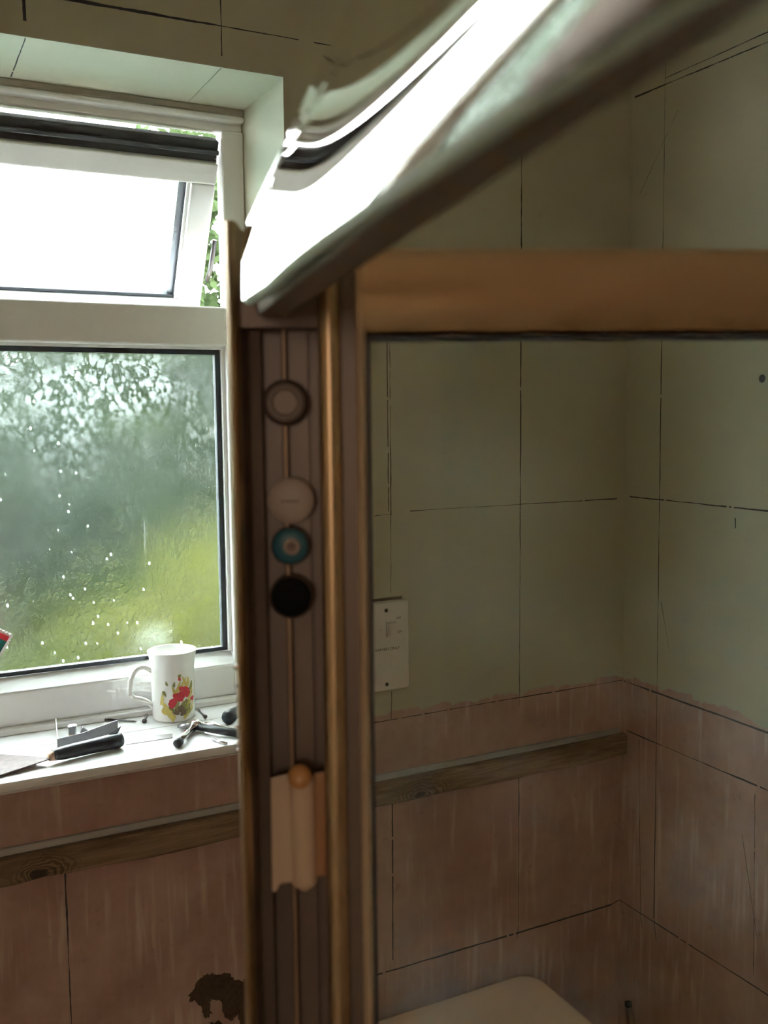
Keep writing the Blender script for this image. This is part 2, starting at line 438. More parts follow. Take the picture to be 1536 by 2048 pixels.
wline((-.4955, 1.56), (-.4975, 1.405), .0016, .15, 7); wline((-.4975, 1.238), (-.499, 1.19), .0012, .3, 8)
wline((-.525, 1.5355), (-.495, 1.5365), .0016, .1, 9); wline((-.46, 1.540), (-.02, 1.5395), .0016, .12, 10)
wline((-.2375, 2.27), (-.2375, 1.90), .0026, .03, 11); wline((-.2375, 1.90), (-.2385, 1.175), .0019, .06, 12)
wline((-.239, 1.05), (-.2387, .765), .0022, .06, 13); wline((-.2387, .76), (-.243, .735), .0012, .2, 14)
wline((-.56, 1.1890), (-.30, 1.1905), .0024, .3, 15); wline((-.30, 1.1905), (0, 1.1905), .0017, .1, 16)
wline((-.4985, 1.045), (-.5005, .765), .0020, .1, 17); wline((-.56, .7465), (-.02, .7465), .0024, .12, 18)
wline((-1.034, 1.045), (-1.0345, .70), .0026, .05, 19); wline((-.02, .7465), (0, .7515), .0016, .2, 20)
for i, (a, b, w) in enumerate([
    ((-.012, 2.262), (-.60, 2.258), .0028), ((-.09, 2.272), (-.60, 2.278), .0014), ((-.088, 2.34), (-.0965, .76), .0018),
    ((-.0965, .76), (-.104, .715), .0011), ((-.014, 1.5435), (-.45, 1.5425), .0028), ((-.004, 1.190), (-.45, 1.1865), .0026),
    ((-.016, 1.0955), (-.45, 1.0925), .0024), ((0, .7515), (-.45, .7525), .0017), ((-.0485, 1.089), (-.0605, .75), .0015),
    ((-.0605, .75), (-.065, .725), .001), ((-.3245, 1.078), (-.3315, .77), .0018), ((-.269, 1.526), (-.269, 1.509), .0026),
    ((-.12, 2.21), (-.03, 2.09), .0008), ((-.10, 1.36), (-.125, 1.27), .0009), ((-.30, 1.0), (-.345, .80), .0008)]):
    rline(a, b, w, .08, 40 + i)
# lines carried round onto the reveal soffit
def sline(a, b, w, seed): stroke([(a[0], a[1], HEAD - .0012), (b[0], b[1], HEAD - .0012)], w, (0, 0, -1), wall_window, .02, seed)
sline((-1.0372, .002), (-1.036, .172), .0014, 60); sline((-.7665, .002), (-.7665, .172), .0014, 61)

# plaster knocked off by the post: an irregular patch of bare render
def patch(pixels, name):
    P = [on_y(p, 0.0) for p in pixels]; mb = MB()
    out = []
    for a, b in zip(P, P[1:] + P[:1]):
        for i in range(5):
            q = a + (b - a) * i / 5; out.append(q + np.array([random.uniform(-.0022, .0022), 0, random.uniform(-.0022, .0022)]))
    mb.prism([q + np.array([0, -.0006, 0]) for q in out], [q + np.array([0, .002, 0]) for q in out])
    return mb.build(name, M_BARE, wall_window)
patch([(402, 1954), (412, 1948), (432, 1948), (460, 1946), (470, 1960), (484, 1962), (500, 1950), (505, 2060), (486, 2062), (476, 2030), (462, 2040), (446, 2030),
       (440, 2000), (428, 1996), (418, 2004), (424, 2026), (412, 2038), (403, 2020), (396, 2004), (380, 2002), (378, 1992)], 'bare_patch')
patch([(415, 2060), (420, 2046), (436, 2042), (452, 2050), (462, 2062)], 'bare_patch')
# small drilled hole with plug on the right wall
hp = on_x((1525, 757))
MB().lathe([(.0, 0), (.0045, 0), (.006, .0006), (.0065, .0012)], hp + np.array([0.0004, 0, 0]), (-1, 0, 0), 18).build('drill_hole', M_PENCIL, wall_right)

# ---- window
win = structure(bpy.data.objects.new('window_1', None)); COL.objects.link(win)
FD = .07
JR, JL = -.709, LX + .04
fr = MB()
def frame_box(x0, x1, y0, y1, z0, z1, nm='window_frame', mat=None, bev=.004):
    return MB().box(x0, x1, y0, y1, z0, z1).build(nm, mat or M_UPVC, win, bevel=bev)
frame_box(LX, RX, WY + .012, WY + .034, 2.1705, HEAD)                 # head
frame_box(LX, RX, WY + .036, WY + FD, 2.190, HEAD, 'frame_rebate')
frame_box(LX, RX, WY - .004, WY + .02, 2.184, HEAD - .012, 'cover_strip', None, .006)
frame_box(LX, RX, WY - .002, WY + .014, HEAD - .013, HEAD, 'sealant', M_SEAL, .003)
for z0_, z1_, dp in ((SZ, 1.85, FD), (1.85, 2.171, .036)):
    frame_box(JR, RX, WY + .004, WY + dp, z0_, z1_); frame_box(LX, JL, WY + .004, WY + dp, z0_, z1_)
frame_box(JR + .012, RX, WY + .036, WY + FD, 1.85, 2.171, 'frame_rebate')
frame_box(JL, JR, WY, WY + FD, 1.817, 1.882, 'transom')
frame_box(JL, JR, WY + .002, WY + FD, 1.2165, 1.272, 'bottom_rail')
frame_box(LX, RX, WY - .004, WY + FD, SZ, 1.2170, 'sub_frame', None, .002)
# glazing beads round the lower pane (sloped) and dark gasket
GY = WY + .028; gx0, gx1, gz0, gz1 = JL + .008, JR - .010, 1.296, 1.810
MB().prism([(JL, WY + .003, 1.272), (JR, WY + .003, 1.272), (JR, GY, 1.290), (JL, GY, 1.290)], [(JL, GY + .02, 1.272), (JR, GY + .02, 1.272), (JR, GY + .02, 1.290), (JL, GY + .02, 1.290)]).build('glazing_bead', M_UPVC, win)
MB().box(JL, JR, GY - .012, GY + .02, 1.8125, 1.817).build('glazing_bead', M_UPVC, win)
MB().box(JR - .006, JR, GY - .012, GY + .02, 1.292, 1.8125).build('glazing_bead', M_UPVC, win)
MB().box(JL, JL + .006, GY - .012, GY + .02, 1.292, 1.8125).build('glazing_bead', M_UPVC, win)
gk = .0085
for (a, b, c, d_) in ((JL + .006, JR - .006, 1.8045, 1.8125), (JL + .006, JR - .006, 1.292, 1.2985), (JR - .006 - gk, JR - .006, 1.2985, 1.8045), (JL + .006, JL + .006 + gk, 1.2985, 1.8045)):
    MB().box(a, b, GY - .003, GY + .012, c, d_).build('gasket', M_GASKET, win)
MB().box(JL + .008, JR - .008, GY + .002, GY + .008, 1.294, 1.8105).build('glass_pane', M_GLASS, win)

# the top-hung light, pushed open at the bottom: built in its own plane (a = along the wall, b = down the sash, c = towards the room)
sash = bpy.data.objects.new('opening_sash', None); COL.objects.link(sash); sash.parent = win
sash['label'] = 'white top-hung sash standing open at the bottom'
top = np.array([0, WY + .012, 2.1175]); bot = np.array([0, WY + .146, 1.885])
bd = (bot - top); SL = np.linalg.norm(bd); bd /= SL; cd = np.array([0, -bd[2], bd[1]]); cd = -cd if cd[1] > 0 else cd
def sbox(x0, x1, b0, b1, c0, c1, nm, mat, bev=.003, tilt=0):
    def P(x, b, c): q = top + bd * b + cd * c; return (x, q[1], q[2])
    return MB().prism([P(x0, b0, c0), P(x1, b0, c0), P(x1, b1, c0), P(x0, b1, c0)], [P(x0, b0, c1), P(x1, b0, c1), P(x1, b1, c1), P(x0, b1, c1)]).build(nm, mat, sash, bevel=bev)
SX0, SX1 = JL + .012, -.7125
fw = .036
sbox(SX0, SX1, 0, fw, -.05, 0, 'sash_frame', M_UPVC); sbox(SX0, SX1, SL - fw + .012, SL + .01, -.05, 0, 'sash_frame', M_UPVC)
sbox(SX0, SX0 + fw + .006, fw, SL - fw + .012, -.05, 0, 'sash_frame', M_UPVC); sbox(SX1 - fw - .006, SX1, fw, SL - fw + .012, -.05, 0, 'sash_frame', M_UPVC)
sbox(SX0, SX1, -.033, .002, -.036, -.012, 'rebate_strip', M_DARKSTRIP, .002)
sbox(SX0, SX1, -.020, -.012, -.012, -.004, 'rebate_rib', M_DARKSTRIP, .002)
ix0, ix1 = SX0 + fw + .006, SX1 - fw - .006; ib0, ib1 = fw, SL - fw + .012
sbox(ix1 - .005, ix1, ib0, ib1, -.03, -.006, 'glazing_bead', M_UPVC, .001); sbox(ix0, ix0 + .005, ib0, ib1, -.03, -.006, 'glazing_bead', M_UPVC, .001)
sbox(ix1 - .016, ix1 - .005, ib0, ib1, -.03, -.020, 'spacer', M_BEAD, 0); sbox(ix0, ix1, ib1 - .006, ib1, -.03, -.010, 'gasket', M_GASKET, 0)
sbox(ix1 - .0062, ix1 - .005, ib0, ib1, -.02, -.012, 'gasket', M_GASKET, 0)
sbox(ix0, ix1, ib0, ib1, -.036, -.030, 'glass_pane', M_GLASS_TOP, 0)
# friction stay
MB().tube([(SX1 + .002, WY + .05, 2.0), (SX1 + .001, WY + .075, 1.955), (SX1 - .002, WY + .09, 1.935)], .004).build('friction_stay', M_STEEL, win, True)

# sill board
sill = MB()
pr = [(-.040, SZ - .004), (-.0375, SZ - .0005), (-.034, SZ), (WY + .02, SZ), (WY + .02, SZ - .03), (-.001, SZ - .03), (-.001, SZ - .015), (-.036, SZ - .0155), (-.040, SZ - .012)]
sill.prism([(LX - .0, y, z) for y, z in pr], [(RX, y, z) for y, z in pr])
sill_o = structure(sill.build('trim_1', M_SILL, auto=.7))
sill_o['label'] = 'white window sill board with rounded nosing'
MB().box(LX, RX, WY - .0105, WY - .004, SZ, SZ + .010).build('sill_upstand', M_UPVC, sill_o, bevel=.002)
MB().box(LX, RX, .0975, .0985, SZ - .0002, SZ + .0003).build('sill_joint', M_SEAL, sill_o)

# batten screwed to the window wall, with a metal edge trim lying along its top
bt = MB()
nx = 60; prof = []
rr = []
for i in range(nx + 1):
    xx = -2.2 + (2.195) * i / nx
    w = .0012 * math.sin(xx * 9) + .0008 * math.sin(xx * 31 + 1)
    z1 = 1.0895 + .0004 * math.sin(xx * 12); z0 = 1.0505 + w
    if -1.075 < xx < -1.03: z0 += .003
    rr.append([(xx, -.021, z0 + .002), (xx, -.019, z0), (xx, 0, z0), (xx, 0, z1), (xx, -.020, z1), (xx, -.021, z1 - .0015)])
bt.rings(rr)
bto = bt.build('wooden_batten', M_WOOD)
tag(bto, 'rough dark wooden batten running along the pink plaster below the sill', 'batten')
tp = [(-.0005, 1.0897), (-.0075, 1.0897), (-.0080, 1.0905), (-.0078, 1.0920), (-.0055, 1.0972), (-.0045, 1.0988), (-.0030, 1.0995), (-.0005, 1.0995)]
tro = MB().prism([(-2.2, y, z) for y, z in tp], [(-.008, y, z) for y, z in tp]).build('edge_trim', M_TRIM)
tag(tro, 'thin grey metal edge trim lying along the top of the wooden batten', 'trim')

# ------------------------------------------------------------------ shaver socket
px0, px1, pz0, pz1 = -.5550, -.4690, 1.2435, 1.3920
sk = thing('shaver_socket', 'white shaver socket plate with rocker switch on the green wall', 'socket')
MB().box(px0, px1, -.0105, 0, pz0, pz1).build('plate', M_PLATE, sk, bevel=.0035)
cxs = -.5118
for zz in (1.3790, 1.2545):
    MB().lathe([(.0, 0), (.0030, 0), (.0032, .0007), (.0022, .001)], (cxs, -.0103, zz), (0, -1, 0), 16).build('screw', M_INK, sk)
rk = MB(); rx0, rx1 = cxs + .0015, cxs + .0175
rk.prism([(rx0, -.0105, 1.3345), (rx1, -.0105, 1.3345), (rx1, -.0105, 1.3585), (rx0, -.0105, 1.3585)], [(rx0 + .0005, -.0125, 1.335), (rx1 - .0005, -.0125, 1.335), (rx1 - .0005, -.0165, 1.358), (rx0 + .0005, -.0165, 1.358)])
rko = rk.build('rocker_switch', M_PLATE, sk)
MB().box(rx0 - .0012, rx0 - .0002, -.0109, -.0104, 1.3335, 1.3595).build('rocker_gap', M_BRONZE, sk)
def text(body, x, z, size, parent, nm='lettering', mat=M_INK, y=-.0109, align='LEFT'):
    cu = bpy.data.curves.new(nm, 'FONT'); cu.body = body; cu.size = size; cu.align_x = align; cu.extrude = .0001
    o = bpy.data.objects.new(nm, cu); COL.objects.link(o)
    o.rotation_euler = (math.pi / 2, 0, 0); o.location = (x, y, z); o.data.materials.append(mat); o.parent = parent
    dg = bpy.context.evaluated_depsgraph_get(); me = bpy.data.meshes.new_from_object(o.evaluated_get(dg))
    n = bpy.data.objects.new(nm, me); COL.objects.link(n); n.matrix_world = o.matrix_world.copy()
    n.rotation_euler = o.rotation_euler; n.location = o.location; n.parent = parent
    bpy.data.objects.remove(o); return n
text('OFF', cxs + .0185, 1.3625, .0052, sk); text('ON', cxs + .0205, 1.3392, .0052, sk)
text('SHAVERS ONLY', cxs + .0245, 1.3120, .0066, sk, align='RIGHT')
text('-', cxs - .012, 1.3455, .008, sk)
for q in (-.012, .009):       # blank socket shutters
    MB().lathe([(.0, 0), (.0062, 0), (.0066, .0005), (.006, .0009)], (cxs + q + .004, -.0104, 1.288), (0, -1, 0), 20).build('socket_outlet', M_PLATE, sk)
# crumbled filler gap above the plate
g0 = MB(); g0.box(px0 + .02, px1 - .008, -.0012, 0, pz1 + .0015, pz1 + .006); g0.build('filler_gap', M_BARE, wall_window)

# ------------------------------------------------------------------ toilet cistern
cs = thing('toilet_cistern', 'cream ceramic cistern lid with rounded corner below the batten', 'cistern')
def rrect(x0, x1, y0, y1, r, n=8):
    P = []
    for (cx_, cy_, a0) in ((x1 - r, y1 - r, 0), (x0 + r, y1 - r, 90), (x0 + r, y0 + r, 180), (x1 - r, y0 + r, 270)):
        for i in range(n + 1):
            a = math.radians(a0 + 90 * i / n); P.append((cx_ + r * math.cos(a), cy_ + r * math.sin(a)))
    return P
TZ = .688
def loop(x0, x1, y0, y1, r, z): return [(p[0], p[1], z) for p in rrect(x0, x1, y0, y1, r)]
cx0, cx1, cy0, cy1 = -.70, -.230, -.245, -.030
lid = MB().rings([loop(cx0 + .006, cx1 - .006, cy0 + .006, cy1 - .002, .035, TZ - .034), loop(cx0, cx1, cy0, cy1, .04, TZ - .030), loop(cx0, cx1, cy0, cy1, .04, TZ - .008),
                  loop(cx0 + .003, cx1 - .003, cy0 + .003, cy1 - .003, .039, TZ - .002), loop(cx0 + .009, cx1 - .009, cy0 + .009, cy1 - .009, .036, TZ),
                  loop(cx0 + .018, cx1 - .018, cy0 + .018, cy1 - .026, .030, TZ - .0005), loop(cx0 + .024, cx1 - .024, cy0 + .022, cy1 - .034, .028, TZ - .005), loop(cx0 + .08, cx1 - .08, cy0 + .07, cy1 - .08, .02, TZ - .004)])
lid.build('cistern_lid', M_CERAMIC, cs, auto=.9)
MB().rings([loop(cx0 + .045, cx1 - .045, cy0 + .05, cy1 - .004, .035, .36), loop(cx0 + .02, cx1 - .02, cy0 + .02, cy1 - .004, .035, .46), loop(cx0 + .012, cx1 - .012, cy0 + .012, cy1 - .003, .035, TZ - .034)]).build('cistern_tank', M_CERAMIC, cs, auto=.9)
MB().rings([loop(-.60, -.35, -.50, -.05, .06, 0), loop(-.58, -.37, -.46, -.06, .06, .18), loop(-.64, -.31, -.66, -.06, .12, .36), loop(-.645, -.305, -.67, -.055, .13, .40)]).build('toilet_pan', M_CERAMIC, cs, auto=.9)
# dark pipe end by the corner
pa = on_x((1257, 2006), -.012); pb = on_x((1264, 2085), -.014)
pp = thing('pipe_stub', 'short dark pipe end low on the wall in the corner', 'pipe')
MB().tube([pa, pb, (pb[0], pb[1], 0.0)], .0062, 12).build('pipe', M_BRONZE, pp, True)
MB().tube([pa + np.array([0, 0, .001]), pa + np.array([0, 0, -.006])], .0072, 12).build('pipe_cap', M_RUBBER, pp, True)

# ------------------------------------------------------------------ things on the sill
SURF = SZ
def sp(p, z=SURF): return on_z(p, z)
# mug
mc = sp((348, 1434)); mc[2] = SURF
mug = thing('mug', 'white china mug with red flowers standing on the window sill', 'mug')
mh = .114; r0 = .0345
profile = [(.0, .0), (r0 - .004, 0), (r0 - .001, .0015), (r0, .005), (r0 + .0002, .05), (r0 + .0008, .085), (r0 + .0026, .103), (r0 + .0055, mh - .001), (r0 + .0052, mh), (r0 + .0035, mh - .0005), (r0 - .0008, .10), (r0 - .0022, .08), (r0 - .0025, .008), (0, .006)]
MB().lathe(profile, mc, (0, 0, 1), 56).build('mug_body', M_CHINA, mug, True)
rt = np.array([ROT[0][0], ROT[1][0], 0]); rt /= np.linalg.norm(rt)       # towards the right of the view
tocam = np.array([CAM[0] - mc[0], CAM[1] - mc[1], 0]); tocam /= np.linalg.norm(tocam)
hd = -rt * .93 + tocam * .36; hd /= np.linalg.norm(hd)
hp_ = [(r0 - .001, .082), (r0 + .010, .090), (r0 + .022, .0885), (r0 + .0305, .078), (r0 + .0345, .062), (r0 + .035, .048), (r0 + .030, .0395), (r0 + .018, .037), (r0 + .006, .030), (r0 - .001, .022)]
hs = []
for i in range(len(hp_) - 1):
    a, b = np.array(hp_[i]), np.array(hp_[i + 1])
    for j in range(4): hs.append(a + (b - a) * j / 4)
hs.append(np.array(hp_[-1]))
for _ in range(3): hs = [hs[0]] + [(hs[i-1] + 2 * hs[i] + hs[i+1]) / 4 for i in range(1, len(hs) - 1)] + [hs[-1]]
MB().tube([mc + hd * q[0] + np.array([0, 0, q[1]]) for q in hs], [.0042] * len(hs), 12).build('mug_handle', M_CHINA, mug, True)
rm = rt - tocam * np.dot(rt, tocam); rm /= np.linalg.norm(rm)
def deco(name, mat, blobs, lift):
    """glaze motif: small patches wrapped round the mug; u = mm to the right of the view centre, h = mm up"""
    mb = MB()
    for (u, h, a, b, ang) in blobs:
        u = u * 1.45 - 7; a *= 1.3; b *= 1.3; h = h * 1.08 + 1
        vs = []; n = 14
        pts = [(0, 0)]
        for i in range(n):
            q = 2 * math.pi * i / n; rad = 1 + .18 * math.sin(3 * q + u)
            pts.append((a * rad * math.cos(q), b * rad * math.sin(q)))
        ca, sa = math.cos(math.radians(ang)), math.sin(math.radians(ang))
        for (s, t) in pts:
            uu = (u + s * ca - t * sa) / 1000; hh = (h + s * sa + t * ca) / 1000
            th = uu / r0; R_ = r0 + .0006 + lift + .0002 * min(1, hh / .05) + .0006 * max(0, min(1, (hh - .05) / .035))
            dr_ = tocam * math.cos(th) + rm * math.sin(th)
            vs.append(mc + dr_ * R_ + np.array([0, 0, hh]))
        mb.add(vs, [(0, i + 1, (i + 1) % n + 1) for i in range(n)])
    return mb.build(name, mat, mug, True)
R_ = random.Random(3)
deco('leaf_print', M_OLIVE, [(8, 30, 9, 4, 90), (14, 22, 8, 4, 60), (22, 26, 7, 3.5, 110), (2, 20, 7, 3, 150), (-5, 45, 4, 2, 120), (-2, 60, 3, 1.5, 110), (6, 58, 3.5, 1.6, 80), (12, 70, 3, 2, 70), (18, 18, 8, 4, 90), (27, 52, 6, 3, 70), (24, 14, 7, 3, 30)], 0)
deco('stem_print', M_YEL, [(-8, 35, 7, 2.2, 80), (-4, 25, 8, 2.4, 130), (0, 14, 7, 4, 120), (4, 8, 5, 3, 90), (10, 52, 9, 1.8, 70), (15, 56, 10, 1.6, 60), (18, 60, 8, 1.8, 110), (22, 58, 8, 2, 80), (26, 40, 8, 2.4, 60), (24, 28, 9, 2, 50), (20, 10, 7, 3, 40), (6, 48, 6, 2, 110), (28, 20, 6, 2.4, 80), (-6, 18, 5, 3, 100)], .0001)
deco('basket_print', M_BROWNG, [(12, 20, 6, 4.5, 0), (16, 14, 5, 4, 20), (8, 15, 4, 3, 0)], .0002)
deco('flower_print', M_RED, [(5, 33, 5, 4.5, 30), (9, 40, 5, 5, 0), (15, 42, 5.5, 5, 50), (19, 48, 5, 4.5, 0), (21, 42, 4.5, 4.5, 80), (3, 27, 4, 4.5, 60), (12, 36, 4.5, 4, 0), (14, 51, 3.5, 3, 0), (29, 32, 3, 4, 80), (12, 66, 1.6, 2.4, 0)], .0003)

# roller bracket
bk = thing('metal_bracket', 'bent grey metal bracket with small roller behind the tape-wrapped handle', 'bracket')
def strip(pix, h, th, nm, mat, parent, lift=0.0):
    P = [sp(p) for p in pix]; lo = []; hi = []
    for i, p in enumerate(P):
        t = P[min(i+1, len(P)-1)] - P[max(i-1, 0)]; t[2] = 0; t /= np.linalg.norm(t); s = np.array([-t[1], t[0], 0]) * th / 2
        lo.append((p + s, p - s))
    ring_b = [a for a, b in lo] + [b for a, b in lo][::-1]
    H = list(h) + list(h)[::-1]
    mb = MB().prism([q + np.array([0, 0, lift]) for q in ring_b], [q + np.array([0, 0, hh]) for q, hh in zip(ring_b, H)])
    return mb.build(nm, mat, parent)
strip([(116, 1500), (163, 1491), (236, 1474)], (.017, .019, .027), .0014, 'front_plate', M_STEEL, bk)
strip([(116, 1500), (113, 1466)], (.017, .024), .0014, 'side_plate', M_TRIM, bk)
rc = sp((146, 1483)); rc[2] = SURF
MB().lathe([(.0, 0), (.007, 0), (.007, .003), (.0045, .004), (.0045, .012), (.006, .0125), (.006, .022), (.0075, .0225), (.0075, .026), (.004, .028), (0, .028)], rc, (0, 0, 1), 22).build('roller', M_CHROME, bk, auto=.6)
MB().lathe([(.0052, 0), (.0062, 0), (.0062, .004), (.0052, .004)], rc + np.array([0, 0, .008]), (0, 0, 1), 22).build('brass_ring', M_BRASS, bk)
wc = sp((166, 1480)); MB().tube([(wc[0], wc[1], SURF + .003), (wc[0] + .003, wc[1], SURF + .013), (wc[0], wc[1], SURF + .021), (wc[0] - .003, wc[1], SURF + .012)], [.002, .006, .005, .002], 12, flat=.6).build('wing_nut', M_STEEL, bk, True)
MB().tube([rc + np.array([-.012, 0, .005]), rc + np.array([.028, .004, .005])], .002, 10).build('axle', M_STEEL, bk, True)

# trowel-like blade with taped handle
kn = thing('taped_trowel', 'wide stained metal blade with black tape-wrapped handle along the sill edge', 'trowel')
h1 = sp((107, 1527)); h2 = sp((246, 1494)); dh = (h2 - h1); hl = np.linalg.norm(dh)
tt = [0, .04, .12, .3, .55, .8, .93, .985, 1.0]; rd = [.0075, .0085, .0098, .0105, .0108, .0115, .0120, .0095, .004]
MB().tube([h1 + dh * t + np.array([0, 0, .0122]) for t in tt], rd, 18).build('handle', M_BLACK, kn, True)
e1 = h1 - dh / hl * .007
MB().tube([e1 + np.array([0, 0, .010]), h1 + np.array([0, 0, .0115]) + dh * .03], [.005, .008], 14).build('ferrule', M_TAN, kn, True)
f1 = h1 + dh * .80 + np.array([0, 0, .0236]); 
MB().prism([f1, f1 + dh * .12 + np.array([0, -.004, .0]), f1 + dh * .19 + np.array([0, .004, .007])], [f1 + np.array([0, 0, .0008]), f1 + dh * .12 + np.array([0, -.004, .0008]), f1 + dh * .19 + np.array([0, .004, .0078])]).build('tape_flap', M_BLACK, kn)
b0 = e1 + np.array([0, 0, .009]); q1 = sp((0, 1514)); q2 = sp((0, 1556)); q1[2] = q2[2] = SURF + .0035
q1b = q1 + (q1 - b0) * .9; q2b = q2 + (q2 - b0) * .55; q1b[2] = q2b[2] = SURF + .0025
blade = [b0 + np.array([.002, .0035, 0]), b0 + np.array([.002, -.0035, 0]), q2, q2b, q1b, q1]
MB().prism([p + np.array([0, 0, -.0008]) for p in blade], [p + np.array([0, 0, .0008]) for p in blade]).build('blade', M_BLADE, kn)

# pliers
pl = thing('pliers', 'chrome and black nippers lying on the sill in front of the mug', 'pliers')
hd_ = sp((391, 1462)); up = np.array([0, 0, 1.0])
MB().tube([hd_ + rt * -.008 + up * .006, hd_ + up * .010 + rt * -.001, hd_ + rt * .007 + up * .010, hd_ + rt * .013 + up * .007], [.004, .0085, .0085, .004], 14).build('pivot_head', M_CHROME, pl, True)
a1 = sp((355, 1497))
MB().tube([hd_ + up * .008 + rt * -.003, hd_ * .5 + a1 * .5 + up * .010, a1 + up * .0075], [.0055, .0052, .006], 14).build('handle_arm', M_CHROME, pl, True)
MB().tube([a1 + up * .0075 + (hd_ - a1) * .12, a1 + up * .0075, a1 + up * .0072 - (hd_ - a1) * .02], [.0066, .0068, .005], 16).build('rubber_end', M_RUBBER, pl, True)
a2 = sp((474, 1480))
MB().tube([hd_ + up * .008, hd_ * .5 + a2 * .5 + up * .009, a2 + up * .006 + rt * .03], [.006, .0062, .007], 14).build('handle_arm', M_RUBBER, pl, True)
MB().tube([hd_ + up * .010 + rt * .006, hd_ * .5 + a2 * .5 + up * .0165 + np.array([0, .006, 0]), a2 + up * .0085 + np.array([0, .012, 0])], [.0035, .0030, .0035], 10).build('spring_arm', M_CHROME, pl, True)
a3 = sp((366, 1478)); MB().tube([hd_ + up * .005, a3 + up * .0045], [.004, .0032], 10).build('jaw', M_RUBBER, pl, True)
a4 = sp((358, 1458)); MB().tube([hd_ + up * .006 - rt * .006, hd_ * .4 + a4 * .6 + up * .007, a4 + up * .005], [.006, .008, .005], 12, flat=.6).build('jaw', M_STEEL, pl, True)
a5, a6 = sp((425, 1482)), sp((454, 1490)); MB().tube([a5 + up * .0022, a6 + up * .0022], .0021, 10).build('spring_leaf', M_CHROME, pl, True)

# knob-ended black tool
kb = thing('black_handle', 'black round-ended tool handle on the sill beside the frame', 'tool')
k1 = sp((456, 1449)); k2 = sp((500, 1424))
MB().tube([k1 + up * .0118 - (k2 - k1) * .10, k1 + up * .0118 - (k2 - k1) * .06, k1 + up * .0118, k1 + up * .0118 + (k2 - k1) * .15, k1 + up * .0128 + (k2 - k1) * .45, k2 + up * .012], [.004, .0090, .0112, .0110, .0085, .0085], 18).build('grip', M_RUBBER, kb, True)
MB().tube([k2 + up * .012, k2 + (k2 - k1) * .8 + up * .008], [.004, .003], 12).build('shank', M_STEEL, kb, True)

# loose nails
def nail(pa_, pb_, lab, za=.002, zb=.002, r=.0017, headr=.0036):
    o = thing('nail', lab, 'nail', 'loose nails on the window sill')
    A = sp(pa_) + up * za; B = sp(pb_) + up * zb; d = (B - A) / np.linalg.norm(B - A)
    MB().tube([A, B - d * .006, B], [r, r, .0004], 10).build('shank', M_STEEL, o, True)
    MB().tube([A - d * .0016, A], headr, 12).build('head', M_STEEL, o, True)
nail((213, 1443), (274, 1445), 'dark nail lying flat against the window frame left of the mug', .0036, .002)
nail((289, 1446), (294, 1430), 'short dark nail pointing at the window frame beside the mug handle', .0036, .002, .0018, .004)
nail((411, 1436), (396, 1420), 'thin nail lying on the sill behind the right of the mug', .003, .002, .0014, .003)
# steel rule
p1, p2, p3, p4 = sp((252, 1490)), sp((345, 1476)), sp((345, 1468)), sp((262, 1476))
ru = MB().prism([p1, p2, p3, p4], [p + up * .0009 for p in (p1, p2, p3, p4)]).build('flat_strip', M_TRIM)
tag(ru, 'thin flat grey strip lying on the sill between bracket and nippers', 'strip')

# ornament stuck on the pane at the left edge
oc = on_y((-16, 1284), GY - .0008)
orn = thing('window_ornament', 'small green and red ornament with white scalloped edge on the lower pane', 'ornament')
def orot(u, v, a=math.radians(-32)): return (u * math.cos(a) - v * math.sin(a), u * math.sin(a) + v * math.cos(a))
def opoly(P, y0, y1, nm, mat):
    Q = [orot(*p) for p in P]
    MB().prism([(oc[0] + q[0], y0, oc[2] + q[1]) for q in Q], [(oc[0] + q[0], y1, oc[2] + q[1]) for q in Q]).build(nm, mat, orn)
sc_ = []
for s_, (ax, az, bx, bz) in enumerate(((-.022, -.022, .022, -.022), (.022, -.022, .022, .022), (.022, .022, -.022, .022), (-.022, .022, -.022, -.022))):
    for i in range(24):
        t = i / 24; k_ = .0022 * abs(math.sin(t * math.pi * 8)); nx_, nz_ = (bz - az) / .044, -(bx - ax) / .044
        sc_.append((ax + (bx - ax) * t + nx_ * k_, az + (bz - az) * t + nz_ * k_))
opoly(sc_, GY + .002, GY - .001, 'white_border', M_CHINA)
M_TEAL = bsdf('teal_felt', (.02, .16, .14), .8, 0, .3, 200)
opoly([(-.019, -.019), (.019, -.019), (.019, .010), (-.019, .010)], GY - .001, GY - .0022, 'green_field', M_TEAL)
opoly([(-.019, .010), (.019, .010), (.019, .0185), (-.019, .0185)], GY - .001, GY - .0026, 'red_band', M_RED)

# ------------------------------------------------------------------ shower frame close to the lens
shower = thing('shower_frame', 'gold metal shower screen frame with glass, standing in front', 'shower screen')
DEP = .36
fwd = np.array([-ROT[0][2], -ROT[1][2], 0]); fwd /= np.linalg.norm(fwd)
rgt = np.array([fwd[1], -fwd[0], 0])
KF = 1.0 / float(np.dot(np.array([-ROT[0][2], -ROT[1][2], -ROT[2][2]]), fwd))
def near(p, D):
    r = ray(p); return CAM + r * (D / float(np.dot(r, fwd)))
def col(px, dv=0.0):
    """plan point (x, y) seen in pixel column px at eye level, dv metres behind the front plane"""
    r = ray((px, 829.4 - .01046 * (px - 768))); r[2] = 0
    r /= np.dot(r, fwd)
    return (CAM + r * (DEP + dv))[:2]
def extr(pts, z0, z1, nm, mat, parent, bev=0.0, **k):
    return MB().prism([(p[0], p[1], z0) for p in pts], [(p[0], p[1], z1) for p in pts]).build(nm, mat, parent, bevel=bev, **k)
def zrow(py, dv=0.0, px=600):
    return float(near((px, py), DEP + dv)[2])
Z_LIP = zrow(440, px=460); Z_TOP = zrow(648); Z_RT = zrow(490, px=780); Z_RB = zrow(668, px=780)
